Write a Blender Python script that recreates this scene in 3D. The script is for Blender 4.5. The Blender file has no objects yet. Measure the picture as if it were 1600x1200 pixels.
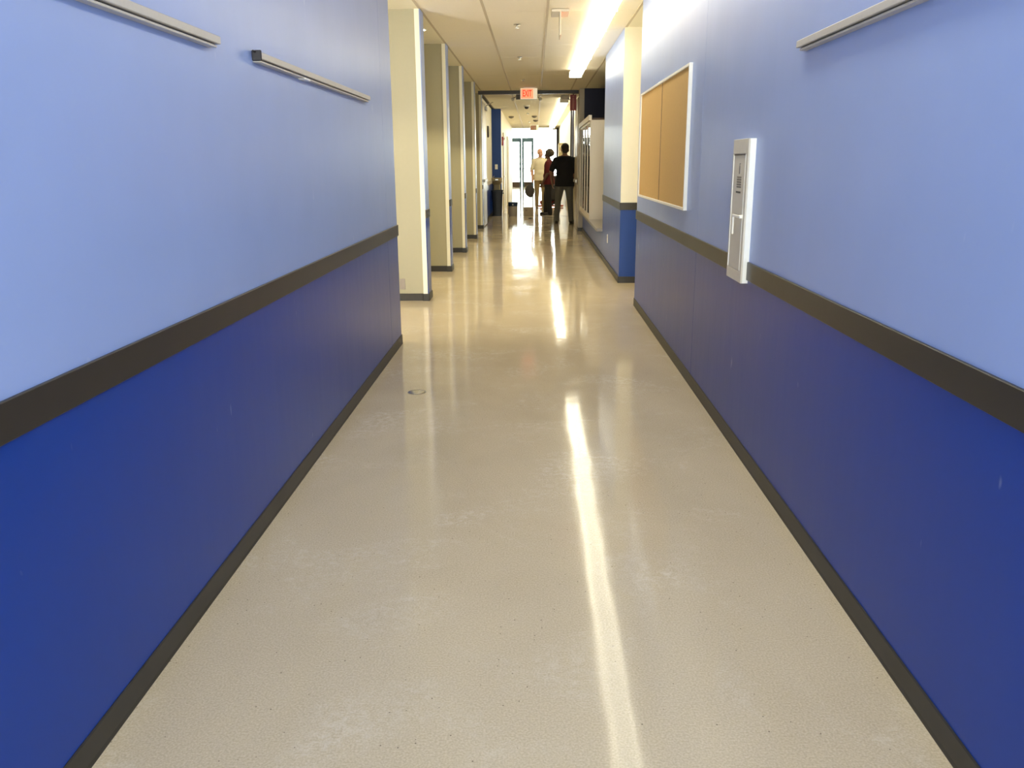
import bpy, bmesh, math, random
from mathutils import Vector, Matrix
random.seed(7)
S = bpy.context.scene
C = S.collection
PI = math.pi

# ---------------------------------------------------------------- camera, sky, exposure
CAM_F, CAM_PITCH, CAM_YAW, CAM_ROLL, CAM_H = 1308.4, 0.25762, 0.02854, -0.00758, 1.37
def cam_axis(x, z, y=0.0):
    x, z = math.cos(CAM_ROLL) * x - math.sin(CAM_ROLL) * z, math.sin(CAM_ROLL) * x + math.cos(CAM_ROLL) * z
    c, s = math.cos(CAM_PITCH), math.sin(CAM_PITCH)
    y, z = y * c + z * s, -y * s + z * c
    c, s = math.cos(CAM_YAW), math.sin(CAM_YAW)
    return Vector((x * c - y * s, x * s + y * c, z))
cam_data = bpy.data.cameras.new('camera')
cam = bpy.data.objects.new('camera', cam_data); C.objects.link(cam)
r_, u_, f_ = cam_axis(1, 0), cam_axis(0, 1), cam_axis(0, 0, 1)
cam.matrix_world = Matrix(((r_.x, u_.x, -f_.x, 0), (r_.y, u_.y, -f_.y, 0), (r_.z, u_.z, -f_.z, CAM_H), (0, 0, 0, 1)))
cam_data.sensor_width = 36; cam_data.lens = CAM_F / 1600 * 36
cam_data.clip_start = 0.05; cam_data.clip_end = 300
S.camera = cam

world = bpy.data.worlds.new('overcast_sky'); S.world = world; world.use_nodes = True
bg = world.node_tree.nodes['Background']
bg.inputs[0].default_value = (1.0, 0.965, 0.90, 1); bg.inputs[1].default_value = 15.5
def portal(x, y, z, w, h, rx):
    d = bpy.data.lights.new('sky_portal', 'AREA'); d.shape = 'RECTANGLE'; d.size = w; d.size_y = h
    d.cycles.is_portal = True
    o = bpy.data.objects.new('sky_portal', d); C.objects.link(o); o.location = (x, y, z); o.rotation_euler = (rx, 0, 0)
portal(0, 51.75, 2.1, 5.2, 4.2, -PI / 2)
portal(0, -2.25, 1.4, 1.9, 2.75, PI / 2)
LAMP_WARM = (1.0, 0.92, 0.68)
LENS_E, TUBE_E, UP_E = 14.0, 5.5, 2.2
DOWNLIGHT_W = 85.0
S.view_settings.view_transform = 'Standard'; S.view_settings.look = 'None'
S.view_settings.exposure = 0.55; S.view_settings.gamma = 1.0; S.view_settings.use_curve_mapping = False
cy = S.cycles
cy.max_bounces = 12; cy.diffuse_bounces = 7; cy.glossy_bounces = 6; cy.transparent_max_bounces = 12
cy.sample_clamp_indirect = 6.0; cy.use_denoising = True; cy.caustics_reflective = False; cy.caustics_refractive = False

# ---------------------------------------------------------------- materials
def srgb(r, g, b):
    f = lambda c: (c / 255 / 12.92) if c / 255 <= 0.04045 else ((c / 255 + 0.055) / 1.055) ** 2.4
    return (f(r), f(g), f(b), 1)
def mat(name, col, rough=0.5, metal=0.0, var=0.06, scale=30, bump=0.0, bscale=200, emit=None, es=0, coat=0, spec=0.5):
    m = bpy.data.materials.new(name); m.use_nodes = True
    nt = m.node_tree; N = nt.nodes; L = nt.links; b = N['Principled BSDF']
    b.inputs['Roughness'].default_value = rough; b.inputs['Metallic'].default_value = metal
    b.inputs['Specular IOR Level'].default_value = spec
    b.inputs['Coat Weight'].default_value = coat; b.inputs['Coat Roughness'].default_value = 0.08
    tc = N.new('ShaderNodeTexCoord')
    n = N.new('ShaderNodeTexNoise'); n.inputs['Scale'].default_value = scale; n.inputs['Detail'].default_value = 4
    L.new(tc.outputs['Object'], n.inputs['Vector'])
    mx = N.new('ShaderNodeMix'); mx.data_type = 'RGBA'
    c = Vector(col[:3])
    mx.inputs[6].default_value = (*(c * (1 - var)), 1); mx.inputs[7].default_value = (*[min(1, v) for v in c * (1 + var)], 1)
    L.new(n.outputs[0], mx.inputs[0]); L.new(mx.outputs[2], b.inputs['Base Color'])
    if bump:
        n2 = N.new('ShaderNodeTexNoise'); n2.inputs['Scale'].default_value = bscale
        L.new(tc.outputs['Object'], n2.inputs['Vector'])
        bp = N.new('ShaderNodeBump'); bp.inputs['Strength'].default_value = bump; bp.inputs['Distance'].default_value = 0.002
        L.new(n2.outputs[0], bp.inputs['Height']); L.new(bp.outputs[0], b.inputs['Normal'])
    if emit:
        b.inputs['Emission Color'].default_value = (*emit[:3], 1); b.inputs['Emission Strength'].default_value = es
    return m

def laminate(name, col, rough):
    """glossy wall laminate: faint vertical brush streaks, small pale scuffs"""
    m = mat(name, col, rough, var=0.05, scale=3, bump=0.02, bscale=60, spec=0.26)
    nt = m.node_tree; N = nt.nodes; L = nt.links; b = N['Principled BSDF']
    tc = N.new('ShaderNodeTexCoord'); mp = N.new('ShaderNodeMapping'); mp.inputs['Scale'].default_value = (1, 9, 1.1)
    L.new(tc.outputs['Object'], mp.inputs['Vector'])
    n = N.new('ShaderNodeTexNoise'); n.inputs['Scale'].default_value = 2.3; n.inputs['Detail'].default_value = 5
    L.new(mp.outputs[0], n.inputs['Vector'])
    r = N.new('ShaderNodeMapRange'); r.inputs[1].default_value = 0.3; r.inputs[2].default_value = 0.7
    r.inputs[3].default_value = rough - 0.01; r.inputs[4].default_value = rough + 0.015
    L.new(n.outputs[0], r.inputs[0]); L.new(r.outputs[0], b.inputs['Roughness'])
    cr = N.new('ShaderNodeValToRGB'); cr.color_ramp.elements[0].position = 0.73; cr.color_ramp.elements[1].position = 0.80
    cr.color_ramp.elements[1].color = (0.35, 0.35, 0.35, 1)
    mp2 = N.new('ShaderNodeMapping'); mp2.inputs['Scale'].default_value = (1, 7, 3.0); L.new(tc.outputs['Object'], mp2.inputs['Vector'])
    n3 = N.new('ShaderNodeTexNoise'); n3.inputs['Scale'].default_value = 2.0; n3.inputs['Detail'].default_value = 2
    L.new(mp2.outputs[0], n3.inputs['Vector']); L.new(n3.outputs[0], cr.inputs[0])
    src = b.inputs['Base Color'].links[0].from_socket
    mx = N.new('ShaderNodeMix'); mx.data_type = 'RGBA'; mx.inputs[7].default_value = (0.6, 0.65, 0.8, 1)
    L.new(cr.outputs[0], mx.inputs[0]); L.new(src, mx.inputs[6]); L.new(mx.outputs[2], b.inputs['Base Color'])
    return m

def concrete():
    m = bpy.data.materials.new('polished_concrete'); m.use_nodes = True
    nt = m.node_tree; N = nt.nodes; L = nt.links; b = N['Principled BSDF']
    tc = N.new('ShaderNodeTexCoord')
    def noise(scale, detail=4, sc=(1, 1, 1), rough=0.55, dist=0):
        mp = N.new('ShaderNodeMapping'); mp.inputs['Scale'].default_value = sc; L.new(tc.outputs['Object'], mp.inputs['Vector'])
        n = N.new('ShaderNodeTexNoise'); n.inputs['Scale'].default_value = scale; n.inputs['Detail'].default_value = detail
        n.inputs['Roughness'].default_value = rough; n.inputs['Distortion'].default_value = dist
        L.new(mp.outputs[0], n.inputs['Vector']); return n.outputs[0]
    def ramp(src, a, b_, ca=(0, 0, 0, 1), cb=(1, 1, 1, 1)):
        r = N.new('ShaderNodeValToRGB'); e = r.color_ramp.elements
        e[0].position = a; e[1].position = b_; e[0].color = ca; e[1].color = cb
        L.new(src, r.inputs[0]); return r.outputs[0]
    def mix(f, A, B):
        x = N.new('ShaderNodeMix'); x.data_type = 'RGBA'
        if isinstance(f, float): x.inputs[0].default_value = f
        else: L.new(f, x.inputs[0])
        for s, v in ((x.inputs[6], A), (x.inputs[7], B)):
            if isinstance(v, tuple): s.default_value = v
            else: L.new(v, s)
        return x.outputs[2]
    base = ramp(noise(1.3, 6, (1.0, 0.7, 1), 0.6, 0.4), 0.3, 0.72, srgb(186, 170, 144), srgb(207, 191, 163))
    grain = ramp(noise(170, 3), 0.35, 0.7, srgb(166, 152, 128), srgb(220, 206, 182))
    col = mix(0.42, base, grain)
    # fine dark specks of exposed sand
    v = N.new('ShaderNodeTexVoronoi'); v.inputs['Scale'].default_value = 48; L.new(tc.outputs['Object'], v.inputs['Vector'])
    sp = N.new('ShaderNodeMath'); sp.operation = 'LESS_THAN'; sp.inputs[1].default_value = 0.10; L.new(v.outputs['Distance'], sp.inputs[0])
    sep = N.new('ShaderNodeSeparateColor'); L.new(v.outputs['Color'], sep.inputs[0])
    s2 = N.new('ShaderNodeMath'); s2.operation = 'GREATER_THAN'; s2.inputs[1].default_value = 0.86; L.new(sep.outputs[0], s2.inputs[0])
    s3 = N.new('ShaderNodeMath'); s3.operation = 'MULTIPLY'; L.new(sp.outputs[0], s3.inputs[0]); L.new(s2.outputs[0], s3.inputs[1])
    col = mix(s3.outputs[0], col, srgb(112, 100, 84))
    # pale dust smears left by the polishing
    dust_a = ramp(noise(1.7, 6, (1, 1.3, 1), 0.62, 0.7), 0.50, 0.74)
    dust_b = ramp(noise(30, 5, (1, 1, 1), 0.72, 0.5), 0.44, 0.74)
    mul = N.new('ShaderNodeMath'); mul.operation = 'MULTIPLY'; L.new(dust_a, mul.inputs[0]); L.new(dust_b, mul.inputs[1])
    col = mix(mul.outputs[0], col, srgb(222, 214, 200))
    L.new(col, b.inputs['Base Color'])
    # gloss a little duller where the dust lies
    rr = N.new('ShaderNodeMapRange'); rr.inputs[3].default_value = 0.04; rr.inputs[4].default_value = 0.11
    L.new(noise(2.2, 5, (1, 0.8, 1), 0.6), rr.inputs[0])
    ad = N.new('ShaderNodeMath'); ad.operation = 'MULTIPLY_ADD'; ad.inputs[1].default_value = 0.25
    L.new(mul.outputs[0], ad.inputs[0]); L.new(rr.outputs[0], ad.inputs[2]); L.new(ad.outputs[0], b.inputs['Roughness'])
    b.inputs['Specular IOR Level'].default_value = 0.2
    b1 = N.new('ShaderNodeBump'); b1.inputs['Strength'].default_value = 0.55; b1.inputs['Distance'].default_value = 0.0045
    L.new(noise(1.5, 3, (1, 1, 1), 0.5, 0.2), b1.inputs['Height'])
    b2 = N.new('ShaderNodeBump'); b2.inputs['Strength'].default_value = 0.10; b2.inputs['Distance'].default_value = 0.0004
    L.new(noise(90, 2), b2.inputs['Height']); L.new(b1.outputs[0], b2.inputs['Normal']); L.new(b2.outputs[0], b.inputs['Normal'])
    return m

def glass(name, tint=(0.9, 0.95, 0.95, 1)):
    m = bpy.data.materials.new(name); m.use_nodes = True
    nt = m.node_tree; N = nt.nodes; L = nt.links
    out = N['Material Output']; N.remove(N['Principled BSDF'])
    t = N.new('ShaderNodeBsdfTransparent'); t.inputs[0].default_value = tint
    g = N.new('ShaderNodeBsdfGlossy'); g.inputs['Roughness'].default_value = 0.02
    fr = N.new('ShaderNodeFresnel'); fr.inputs[0].default_value = 1.5
    mx = N.new('ShaderNodeMixShader'); L.new(fr.outputs[0], mx.inputs[0]); L.new(t.outputs[0], mx.inputs[1]); L.new(g.outputs[0], mx.inputs[2])
    L.new(mx.outputs[0], out.inputs[0]); return m

M = {}
M['floor'] = concrete()
M['upper'] = laminate('light_blue_laminate', srgb(146, 166, 216), 0.32)
M['lower'] = laminate('royal_blue_laminate', srgb(8, 56, 142), 0.30)
M['rail'] = mat('black_vinyl_rail', srgb(44, 39, 34), 0.38, var=0.2, scale=8)
M['base'] = mat('black_vinyl_base', srgb(46, 43, 39), 0.45, var=0.35, scale=14)
M['cream'] = mat('cream_wall_paint', srgb(238, 234, 216), 0.5, bump=0.15, bscale=120, var=0.02)
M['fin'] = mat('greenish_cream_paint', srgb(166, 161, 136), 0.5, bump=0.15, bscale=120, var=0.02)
M['navy'] = mat('navy_wall_paint', srgb(30, 32, 66), 0.55)
M['royal'] = mat('royal_blue_paint', srgb(16, 62, 140), 0.5)
M['tile'] = mat('ceiling_tile_mineral_fibre', srgb(244, 238, 224), 0.9, var=0.05, scale=60, bump=0.5, bscale=260, spec=0.2)
M['tee'] = mat('ceiling_tee_metal', srgb(196, 184, 164), 0.5)
M['core'] = mat('gypsum_core', srgb(120, 118, 120), 0.8)
M['white'] = mat('white_enamel_metal', srgb(235, 233, 228), 0.35)
M['alu'] = mat('anodised_aluminium', srgb(196, 192, 186), 0.38, metal=0.55, var=0.03)
M['tray'] = mat('grey_painted_extrusion', srgb(186, 180, 172), 0.4, var=0.05, scale=60)
M['trayd'] = mat('grey_groove', srgb(112, 106, 100), 0.5)
M['dark'] = mat('dark_plastic', srgb(38, 32, 34), 0.45)
M['cork'] = mat('tan_tack_fabric', srgb(200, 166, 110), 0.8, var=0.05, scale=50, bump=0.4, bscale=500, spec=0.2)
M['cab'] = mat('warm_white_cabinet', srgb(206, 198, 184), 0.4)
M['lens'] = mat('lit_lens', (0.9, 0.88, 0.8, 1), 0.4, emit=LAMP_WARM, es=LENS_E)
M['tube'] = mat('lit_lamp_strip', (0.9, 0.88, 0.8, 1), 0.4, emit=LAMP_WARM, es=TUBE_E)
M['uplight'] = mat('lit_top_slot', (0.9, 0.88, 0.8, 1), 0.4, emit=LAMP_WARM, es=UP_E)
M['exitface'] = mat('lit_exit_face', srgb(250, 190, 160), 0.4, emit=srgb(255, 132, 92), es=0.75)
M['signcase'] = mat('glowing_translucent_case', srgb(240, 236, 220), 0.4, emit=srgb(255, 240, 205), es=0.35)
M['exitred'] = mat('lit_red_letters', srgb(225, 60, 30), 0.4, emit=srgb(232, 70, 40), es=0.6)
M['red'] = mat('red_enamel', srgb(150, 34, 28), 0.4)
M['redpale'] = mat('faded_red_face', srgb(176, 98, 84), 0.5)
M['beam'] = mat('dark_bronze_metal', srgb(52, 42, 34), 0.4)
M['door'] = mat('greige_door_paint', srgb(178, 168, 150), 0.35)
M['glass'] = glass('clear_glass')
M['frame'] = mat('blue_grey_aluminium_frame', srgb(70, 92, 108), 0.4)
M['chrome'] = mat('brushed_chrome', srgb(190, 190, 188), 0.25, metal=1.0, var=0.02)
M['beige'] = mat('beige_enamel', srgb(186, 172, 132), 0.45)
M['case'] = mat('cream_case_laminate', srgb(222, 212, 198), 0.35, var=0.02)
M['brown'] = mat('dark_wood_backing', srgb(66, 48, 30), 0.5)
M['sill'] = mat('grey_solid_sill', srgb(150, 142, 134), 0.3)
M['bin'] = mat('black_polyethylene', srgb(22, 22, 26), 0.4)
M['tan'] = mat('tan_glazed_metal', srgb(170, 158, 128), 0.35)
M['pail'] = mat('grey_pail_plastic', srgb(168, 158, 144), 0.45)
M['pailblue'] = mat('navy_pail_band', srgb(28, 48, 72), 0.45)
M['card'] = mat('grey_cardboard', srgb(164, 150, 128), 0.8)
M['skinA'] = mat('fair_skin', srgb(206, 158, 136), 0.5)
M['skinB'] = mat('brown_skin', srgb(98, 66, 50), 0.5)
M['skinC'] = mat('light_brown_skin', srgb(140, 102, 80), 0.5)
M['shirtA'] = mat('cream_cotton', srgb(222, 214, 192), 0.9, bump=0.5, bscale=30)
M['pantsA'] = mat('khaki_cotton', srgb(142, 124, 88), 0.9, bump=0.5, bscale=25)
M['shirtB'] = mat('dark_red_cotton', srgb(92, 18, 20), 0.9, bump=0.5, bscale=30)
M['pantsB'] = mat('black_denim', srgb(34, 32, 32), 0.9, bump=0.5, bscale=25)
M['shirtC'] = mat('black_cotton', srgb(18, 18, 22), 0.9, bump=0.5, bscale=30)
M['pantsC'] = mat('washed_grey_denim', srgb(98, 98, 92), 0.9, bump=0.5, bscale=25)
M['hairB'] = mat('greyish_brown_curly_hair', srgb(72, 62, 48), 0.9, bump=1.0, bscale=90)
M['hairC'] = mat('short_black_hair', srgb(34, 26, 22), 0.8, bump=0.8, bscale=150)
M['shoe'] = mat('dark_shoe_leather', srgb(36, 30, 28), 0.5)
M['shoetan'] = mat('tan_shoe_leather', srgb(120, 100, 76), 0.6)
M['machine'] = mat('charcoal_machine_plastic', srgb(42, 42, 44), 0.4)
M['bag'] = mat('dark_grey_nylon', srgb(52, 48, 50), 0.7, bump=0.8, bscale=20)
M['eyew'] = mat('eye_white', srgb(220, 215, 208), 0.3)

# ---------------------------------------------------------------- helpers
def bm_box(bm, x0, x1, y0, y1, z0, z1, mi=0):
    v = [bm.verts.new(p) for p in ((x0, y0, z0), (x1, y0, z0), (x1, y1, z0), (x0, y1, z0), (x0, y0, z1), (x1, y0, z1), (x1, y1, z1), (x0, y1, z1))]
    fs = []
    for q in ((0, 3, 2, 1), (4, 5, 6, 7), (0, 1, 5, 4), (1, 2, 6, 5), (2, 3, 7, 6), (3, 0, 4, 7)):
        f = bm.faces.new([v[i] for i in q]); f.material_index = mi; fs.append(f)
    return fs
def bm_lathe(bm, prof, seg=24, cx=0, cy_=0, sx=1, sy=1):
    """profile of (radius, z); closed ends"""
    rings = []
    for r, z in prof:
        rings.append([bm.verts.new((cx + sx * r * math.cos(2 * PI * k / seg), cy_ + sy * r * math.sin(2 * PI * k / seg), z)) for k in range(seg)])
    for a, b in zip(rings, rings[1:]):
        for k in range(seg):
            bm.faces.new((a[k], a[(k + 1) % seg], b[(k + 1) % seg], b[k]))
    bm.faces.new(rings[0][::-1]); bm.faces.new(rings[-1])
def bm_capsule(bm, p, q, r1, r2, seg=14, flat=1.0):
    p, q = Vector(p), Vector(q); d = q - p; L = d.length or 1e-6
    rot = d.to_track_quat('Z', 'Y').to_matrix()
    prof = [(r1 * math.sin(a), -r1 * math.cos(a)) for a in [PI / 2 * i / 4 for i in range(5)]]
    prof += [(r2 * math.cos(a), L + r2 * math.sin(a)) for a in [PI / 2 * i / 4 for i in range(5)]]
    rings = []
    for r, z in prof:
        r = max(r, 1e-4)
        rings.append([bm.verts.new(p + rot @ Vector((r * math.cos(2 * PI * k / seg), flat * r * math.sin(2 * PI * k / seg), z))) for k in range(seg)])
    for a, b in zip(rings, rings[1:]):
        for k in range(seg): bm.faces.new((a[k], a[(k + 1) % seg], b[(k + 1) % seg], b[k]))
    bm.faces.new(rings[0][::-1]); bm.faces.new(rings[-1])
def bm_ell(bm, c, r, rot=None, u=20, v=14):
    m = Matrix.Translation(Vector(c))
    if rot is not None: m = m @ rot
    m = m @ Matrix.Diagonal((r[0], r[1], r[2], 1))
    bmesh.ops.create_uvsphere(bm, u_segments=u, v_segments=v, radius=1, matrix=m)
def xform(parent):
    m = Matrix.Identity(4)
    while parent is not None:
        m = parent.matrix_local_safe @ m if False else (Matrix.Translation(parent.location) @ parent.rotation_euler.to_matrix().to_4x4()) @ m
        parent = parent.parent
    return m
def finish(name, bm, material, parent=None, world=True, bevel=0.0, smooth=False, seg=1):
    """link bm as one mesh object; world coordinates are brought into the parent's space"""
    if world and parent is not None:
        bmesh.ops.transform(bm, matrix=xform(parent).inverted(), verts=bm.verts)
    if bevel: bmesh.ops.bevel(bm, geom=bm.edges[:], offset=bevel, segments=seg, affect='EDGES', profile=0.5)
    bmesh.ops.recalc_face_normals(bm, faces=bm.faces)
    me = bpy.data.meshes.new(name); bm.to_mesh(me); bm.free()
    for mm in (material if isinstance(material, (list, tuple)) else [material]): me.materials.append(mm)
    if smooth:
        for p in me.polygons: p.use_smooth = True
        me.set_sharp_from_angle(angle=math.radians(35))
    o = bpy.data.objects.new(name, me); C.objects.link(o); o.parent = parent
    return o
def box(name, b, material, parent=None, bevel=0.0, world=True):
    bm = bmesh.new(); bm_box(bm, *b)
    return finish(name, bm, material, parent, world, bevel)
def tag(o, label=None, cat=None, group=None, kind=None):
    if label: o['label'] = label
    if cat: o['category'] = cat
    if group: o['group'] = group
    if kind: o['kind'] = kind
    return o
def thing(name, label, cat, loc=(0, 0, 0), rz=0, group=None, kind=None):
    o = bpy.data.objects.new(name, None); C.objects.link(o); o.empty_display_size = 0.1
    o.location = loc; o.rotation_euler = (0, 0, rz)
    return tag(o, label, cat, group, kind)
def struct(name, b, material, label, cat, bevel=0.0):
    return tag(box(name, b, material, None, bevel), label, cat, None, 'structure')
def copy_tree(o, loc=None, label=None, parent=None):
    c = o.copy(); C.objects.link(c); c.parent = parent
    if loc is not None: c.location = loc
    if label: c['label'] = label
    for ch in o.children: copy_tree(ch, None, None, c)
    return c
def text_mesh(name, s, size, material, parent, mw, extrude=0.001, offset=0.0, squeeze=1.0):
    cu = bpy.data.curves.new(name, 'FONT'); cu.body = s; cu.size = size; cu.extrude = extrude; cu.offset = offset
    cu.align_x = 'CENTER'; cu.align_y = 'CENTER'
    t = bpy.data.objects.new(name, cu); C.objects.link(t)
    me = bpy.data.meshes.new_from_object(t.evaluated_get(bpy.context.evaluated_depsgraph_get()))
    bpy.data.objects.remove(t); bpy.data.curves.remove(cu)
    me.transform(mw @ Matrix.Diagonal((squeeze, 1, 1, 1)))
    me.materials.clear(); me.materials.append(material)
    o = bpy.data.objects.new(name, me); C.objects.link(o); o.parent = parent
    return o

# ---------------------------------------------------------------- key dimensions (metres)
XL, XR = -1.053, 0.982           # corridor faces of the two near walls
CZ = 2.80                        # ceiling
RT, RB, BH = 0.924, 0.841, 0.074 # rail top, rail bottom, base height
YL, YR = 6.46, 8.27              # ends of the near walls

# floor and lobby floor
bm = bmesh.new(); bm_box(bm, -2.9, 2.9, -2.2, 22.82, -0.12, 0.0)
tag(finish('floor', bm, M['floor']), 'polished warm grey concrete corridor floor with pale dust smears', 'floor', None, 'structure')
bm = bmesh.new(); bm_box(bm, -2.9, 2.9, 22.84, 51.9, -0.12, 0.0)
tag(finish('floor', bm, M['floor']), 'glaring polished floor beyond the joint line leading to the glass doors', 'floor', None, 'structure')
struct('trim_1', (-1.17, 0.97, 22.815, 22.845, -0.05, 0.002), M['sill'], 'thin joint strip across the floor beside the trash bin', 'strip')

# ceiling: slab, four rows of tiles between tees
ceil = struct('ceiling', (-2.9, 2.9, -2.2, 36.2, CZ + 0.03, CZ + 0.2), M['core'], 'suspended tile ceiling over the corridor', 'ceiling')
rows = [(-1.10, -0.49), (-0.49, 0.12), (0.12, 0.73), (0.73, 1.0)]
tile_me = {}
def tile(x0, x1, y0, y1):
    key = (round(x1 - x0, 3), round(y1 - y0, 3))
    if key not in tile_me:
        b_ = bmesh.new(); w, d = x1 - x0, y1 - y0
        bm_box(b_, 0.010, w - 0.010, 0.0015, d - 0.0015, 0.0, 0.018)
        bmesh.ops.bevel(b_, geom=[e for e in b_.edges if all(v.co.z < 0.001 for v in e.verts)], offset=0.002, segments=1, affect='EDGES')
        me = bpy.data.meshes.new('ceiling_tile'); bmesh.ops.recalc_face_normals(b_, faces=b_.faces); b_.to_mesh(me); b_.free(); me.materials.append(M['tile']); tile_me[key] = me
    o = bpy.data.objects.new('ceiling_tile', tile_me[key]); C.objects.link(o); o.parent = ceil
    o.location = (x0, y0, CZ + random.uniform(0.003, 0.0045))
for x0, x1 in rows:
    y = -2.16
    while y < 36.0:
        y1 = min(y + 1.22, 36.1) if y > 17.9 or y + 1.22 < 18.0 else 18.0
        if y1 - y > 0.05: tile(x0, x1, y, y1)
        y = y1
for x in (-1.10, -0.49, 0.12, 0.73, 1.0):
    box('ceiling_tee', (x - 0.012, x + 0.012, -2.16, 36.1, CZ - 0.001, CZ + 0.01), M['tee'], ceil)
# plain plaster ceiling of the side niches
for nm, b in (('left', (-2.9, -1.112, -2.16, 18.9, CZ, CZ + 0.03)), ('right', (1.012, 2.9, -2.16, 17.7, CZ, CZ + 0.03))):
    box('soffit', b, M['cream'], ceil)
box('edge_trim', (-2.9, 2.9, 36.1, 36.2, CZ - 0.03, CZ + 0.2), M['cream'], ceil)

# ---------------------------------------------------------------- left near wall
def panel(name, x0, x1, y0, y1, z0, z1, m, parent):
    return box(name, (x0, x1, y0 + 0.0015, y1 - 0.0015, z0, z1), m, parent, bevel=0.0012)
def near_wall(side, X, yend, seams, label):
    s = 1 if side == 'right' else -1
    b = sorted((X + s * 0.008, X + s * 1.0)); w = struct('wall_' + side, (b[0], b[1], -2.2, yend - 0.003, 0, CZ), M['core'], label, 'wall')
    e = [-2.2] + seams + [yend]
    a, c = sorted((X, X + s * 0.008))
    for y0, y1 in zip(e, e[1:]):
        panel('upper_panel', a, c, y0, y1, RT - 0.005, CZ, M['upper'], w)
        panel('lower_panel', a, c, y0, y1, 0.02, RB + 0.005, M['lower'], w)
    a2, c2 = sorted((X - s * 0.009, X + s * 0.004))
    ys = [(-2.2, yend + 0.004)] if side == 'left' else [(-2.2, 3.889), (4.181, yend + 0.004)]
    for y0, y1 in ys:
        box('chair_rail', (a2, c2, y0, y1, RB, RT), M['rail'], w, bevel=0.002)
    # end face of the wall block with its own paint, rail and panels
    a3, c3 = sorted((X + s * 0.002, X + s * 1.0))
    box('end_face', (a3, c3, yend - 0.003, yend, 0.0, CZ), M['cream'], w)
    # vinyl cove base: its toe flares out onto the floor
    bm = bmesh.new()
    prof = [(0.0, 0.0), (-0.008, 0.0), (-0.0075, 0.004), (-0.006, 0.012), (-0.005, BH - 0.003), (-0.003, BH), (0.0, BH)]
    vs = [[bm.verts.new((X + s * px, yy, pz)) for px, pz in prof] for yy in (-2.2, yend + 0.006)]
    n = len(prof)
    for k in range(n): bm.faces.new((vs[0][k], vs[0][(k + 1) % n], vs[1][(k + 1) % n], vs[1][k]))
    bm.faces.new(vs[0]); bm.faces.new(vs[1][::-1])
    tag(finish('baseboard_' + side, bm, M['base']), 'scuffed black vinyl base along the %s blue corridor wall' % side, 'baseboard', None, 'structure')
    return w
wl_ = near_wall('left', XL, YL, [6.02], 'near left corridor wall of glossy light and royal blue laminate')
wr_ = near_wall('right', XR, YR, [5.17], 'near right corridor wall of glossy blue laminate with tan board')

# alcove back wall on the left, niche back wall on the right
wb = struct('wall_left_back', (-2.5, -2.4, YL, 18.6, 0, CZ), M['cream'], 'cream back wall of the left alcoves', 'wall')
struct('wall_right_back', (1.9, 2.0, YR, 9.95, 0, CZ), M['cream'], 'cream back wall of the right niche', 'wall')

# ---------------------------------------------------------------- the five fin walls on the left
fin_y = [8.60, 11.02, 13.44, 15.98, 18.50]
fin_lab = ['cream fin wall nearest the camera with an outlet near its foot', 'second cream fin wall from the camera on the left',
           'middle one of the five cream fin walls', 'fourth cream fin wall from the camera', 'farthest cream fin wall beside the dark header beam']
proto = None
def make_fin(lab):
    t = thing('wall_left_fin', lab, 'wall', (0, 0, 0), 0, 'cream fin walls along the left side', 'structure')
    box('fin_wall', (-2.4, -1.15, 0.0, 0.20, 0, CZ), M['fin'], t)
    box('end_post', (-1.152, -1.106, -0.025, 0.24, 0, CZ), M['cream'], t, bevel=0.002)
    box('upper_panel', (-1.106, -1.098, -0.022, 0.237, RT - 0.004, CZ), M['upper'], t, bevel=0.001)
    box('lower_panel', (-1.106, -1.098, -0.022, 0.237, 0.02, RB + 0.004), M['lower'], t, bevel=0.001)
    box('chair_rail', (-1.107, -1.090, -0.024, 0.240, RB, RT), M['rail'], t, bevel=0.002)
    box('base_strip', (-2.4, -1.156, -0.006, 0.002, 0, BH), M['base'], t, bevel=0.001)
    b = box('base_cap', (-1.158, -1.088, -0.032, 0.247, 0, BH), M['base'], t, bevel=0.003)
    return t
for i, (y, lab) in enumerate(zip(fin_y, fin_lab)):
    if proto is None: proto = make_fin(lab); f = proto
    else: f = copy_tree(proto, None, lab)
    f.location = (0, y, 0); f['label'] = lab
    if i == 4: f.location = (-0.028, y, 0)

def outlet(name, label, cat, loc, rz, material, w=0.07, h=0.115, toggles=2):
    t = thing(name, label, cat, loc, rz)
    box('cover_plate', (-w / 2, w / 2, -0.006, 0, -h / 2, h / 2), material, t, bevel=0.0015, world=False)
    for k in range(toggles):
        zc = (k - (toggles - 1) / 2) * 0.045
        box('socket', (-0.017, 0.017, -0.009, -0.004, zc - 0.014, zc + 0.014), M['trayd'] if material is not M['white'] else M['cab'], t, bevel=0.001, world=False)
    return t
outlet('wall_outlet', 'plain grey outlet cover low on the nearest cream fin wall', 'outlet', (-1.368, 8.60, 0.172), 0, M['sill'], 0.055, 0.11, 0)
outlet('wall_outlet', 'white outlet on the blue wainscot below the end of the display sill', 'outlet', (0.982, 11.5, 0.375), -PI / 2, M['white'])

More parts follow.
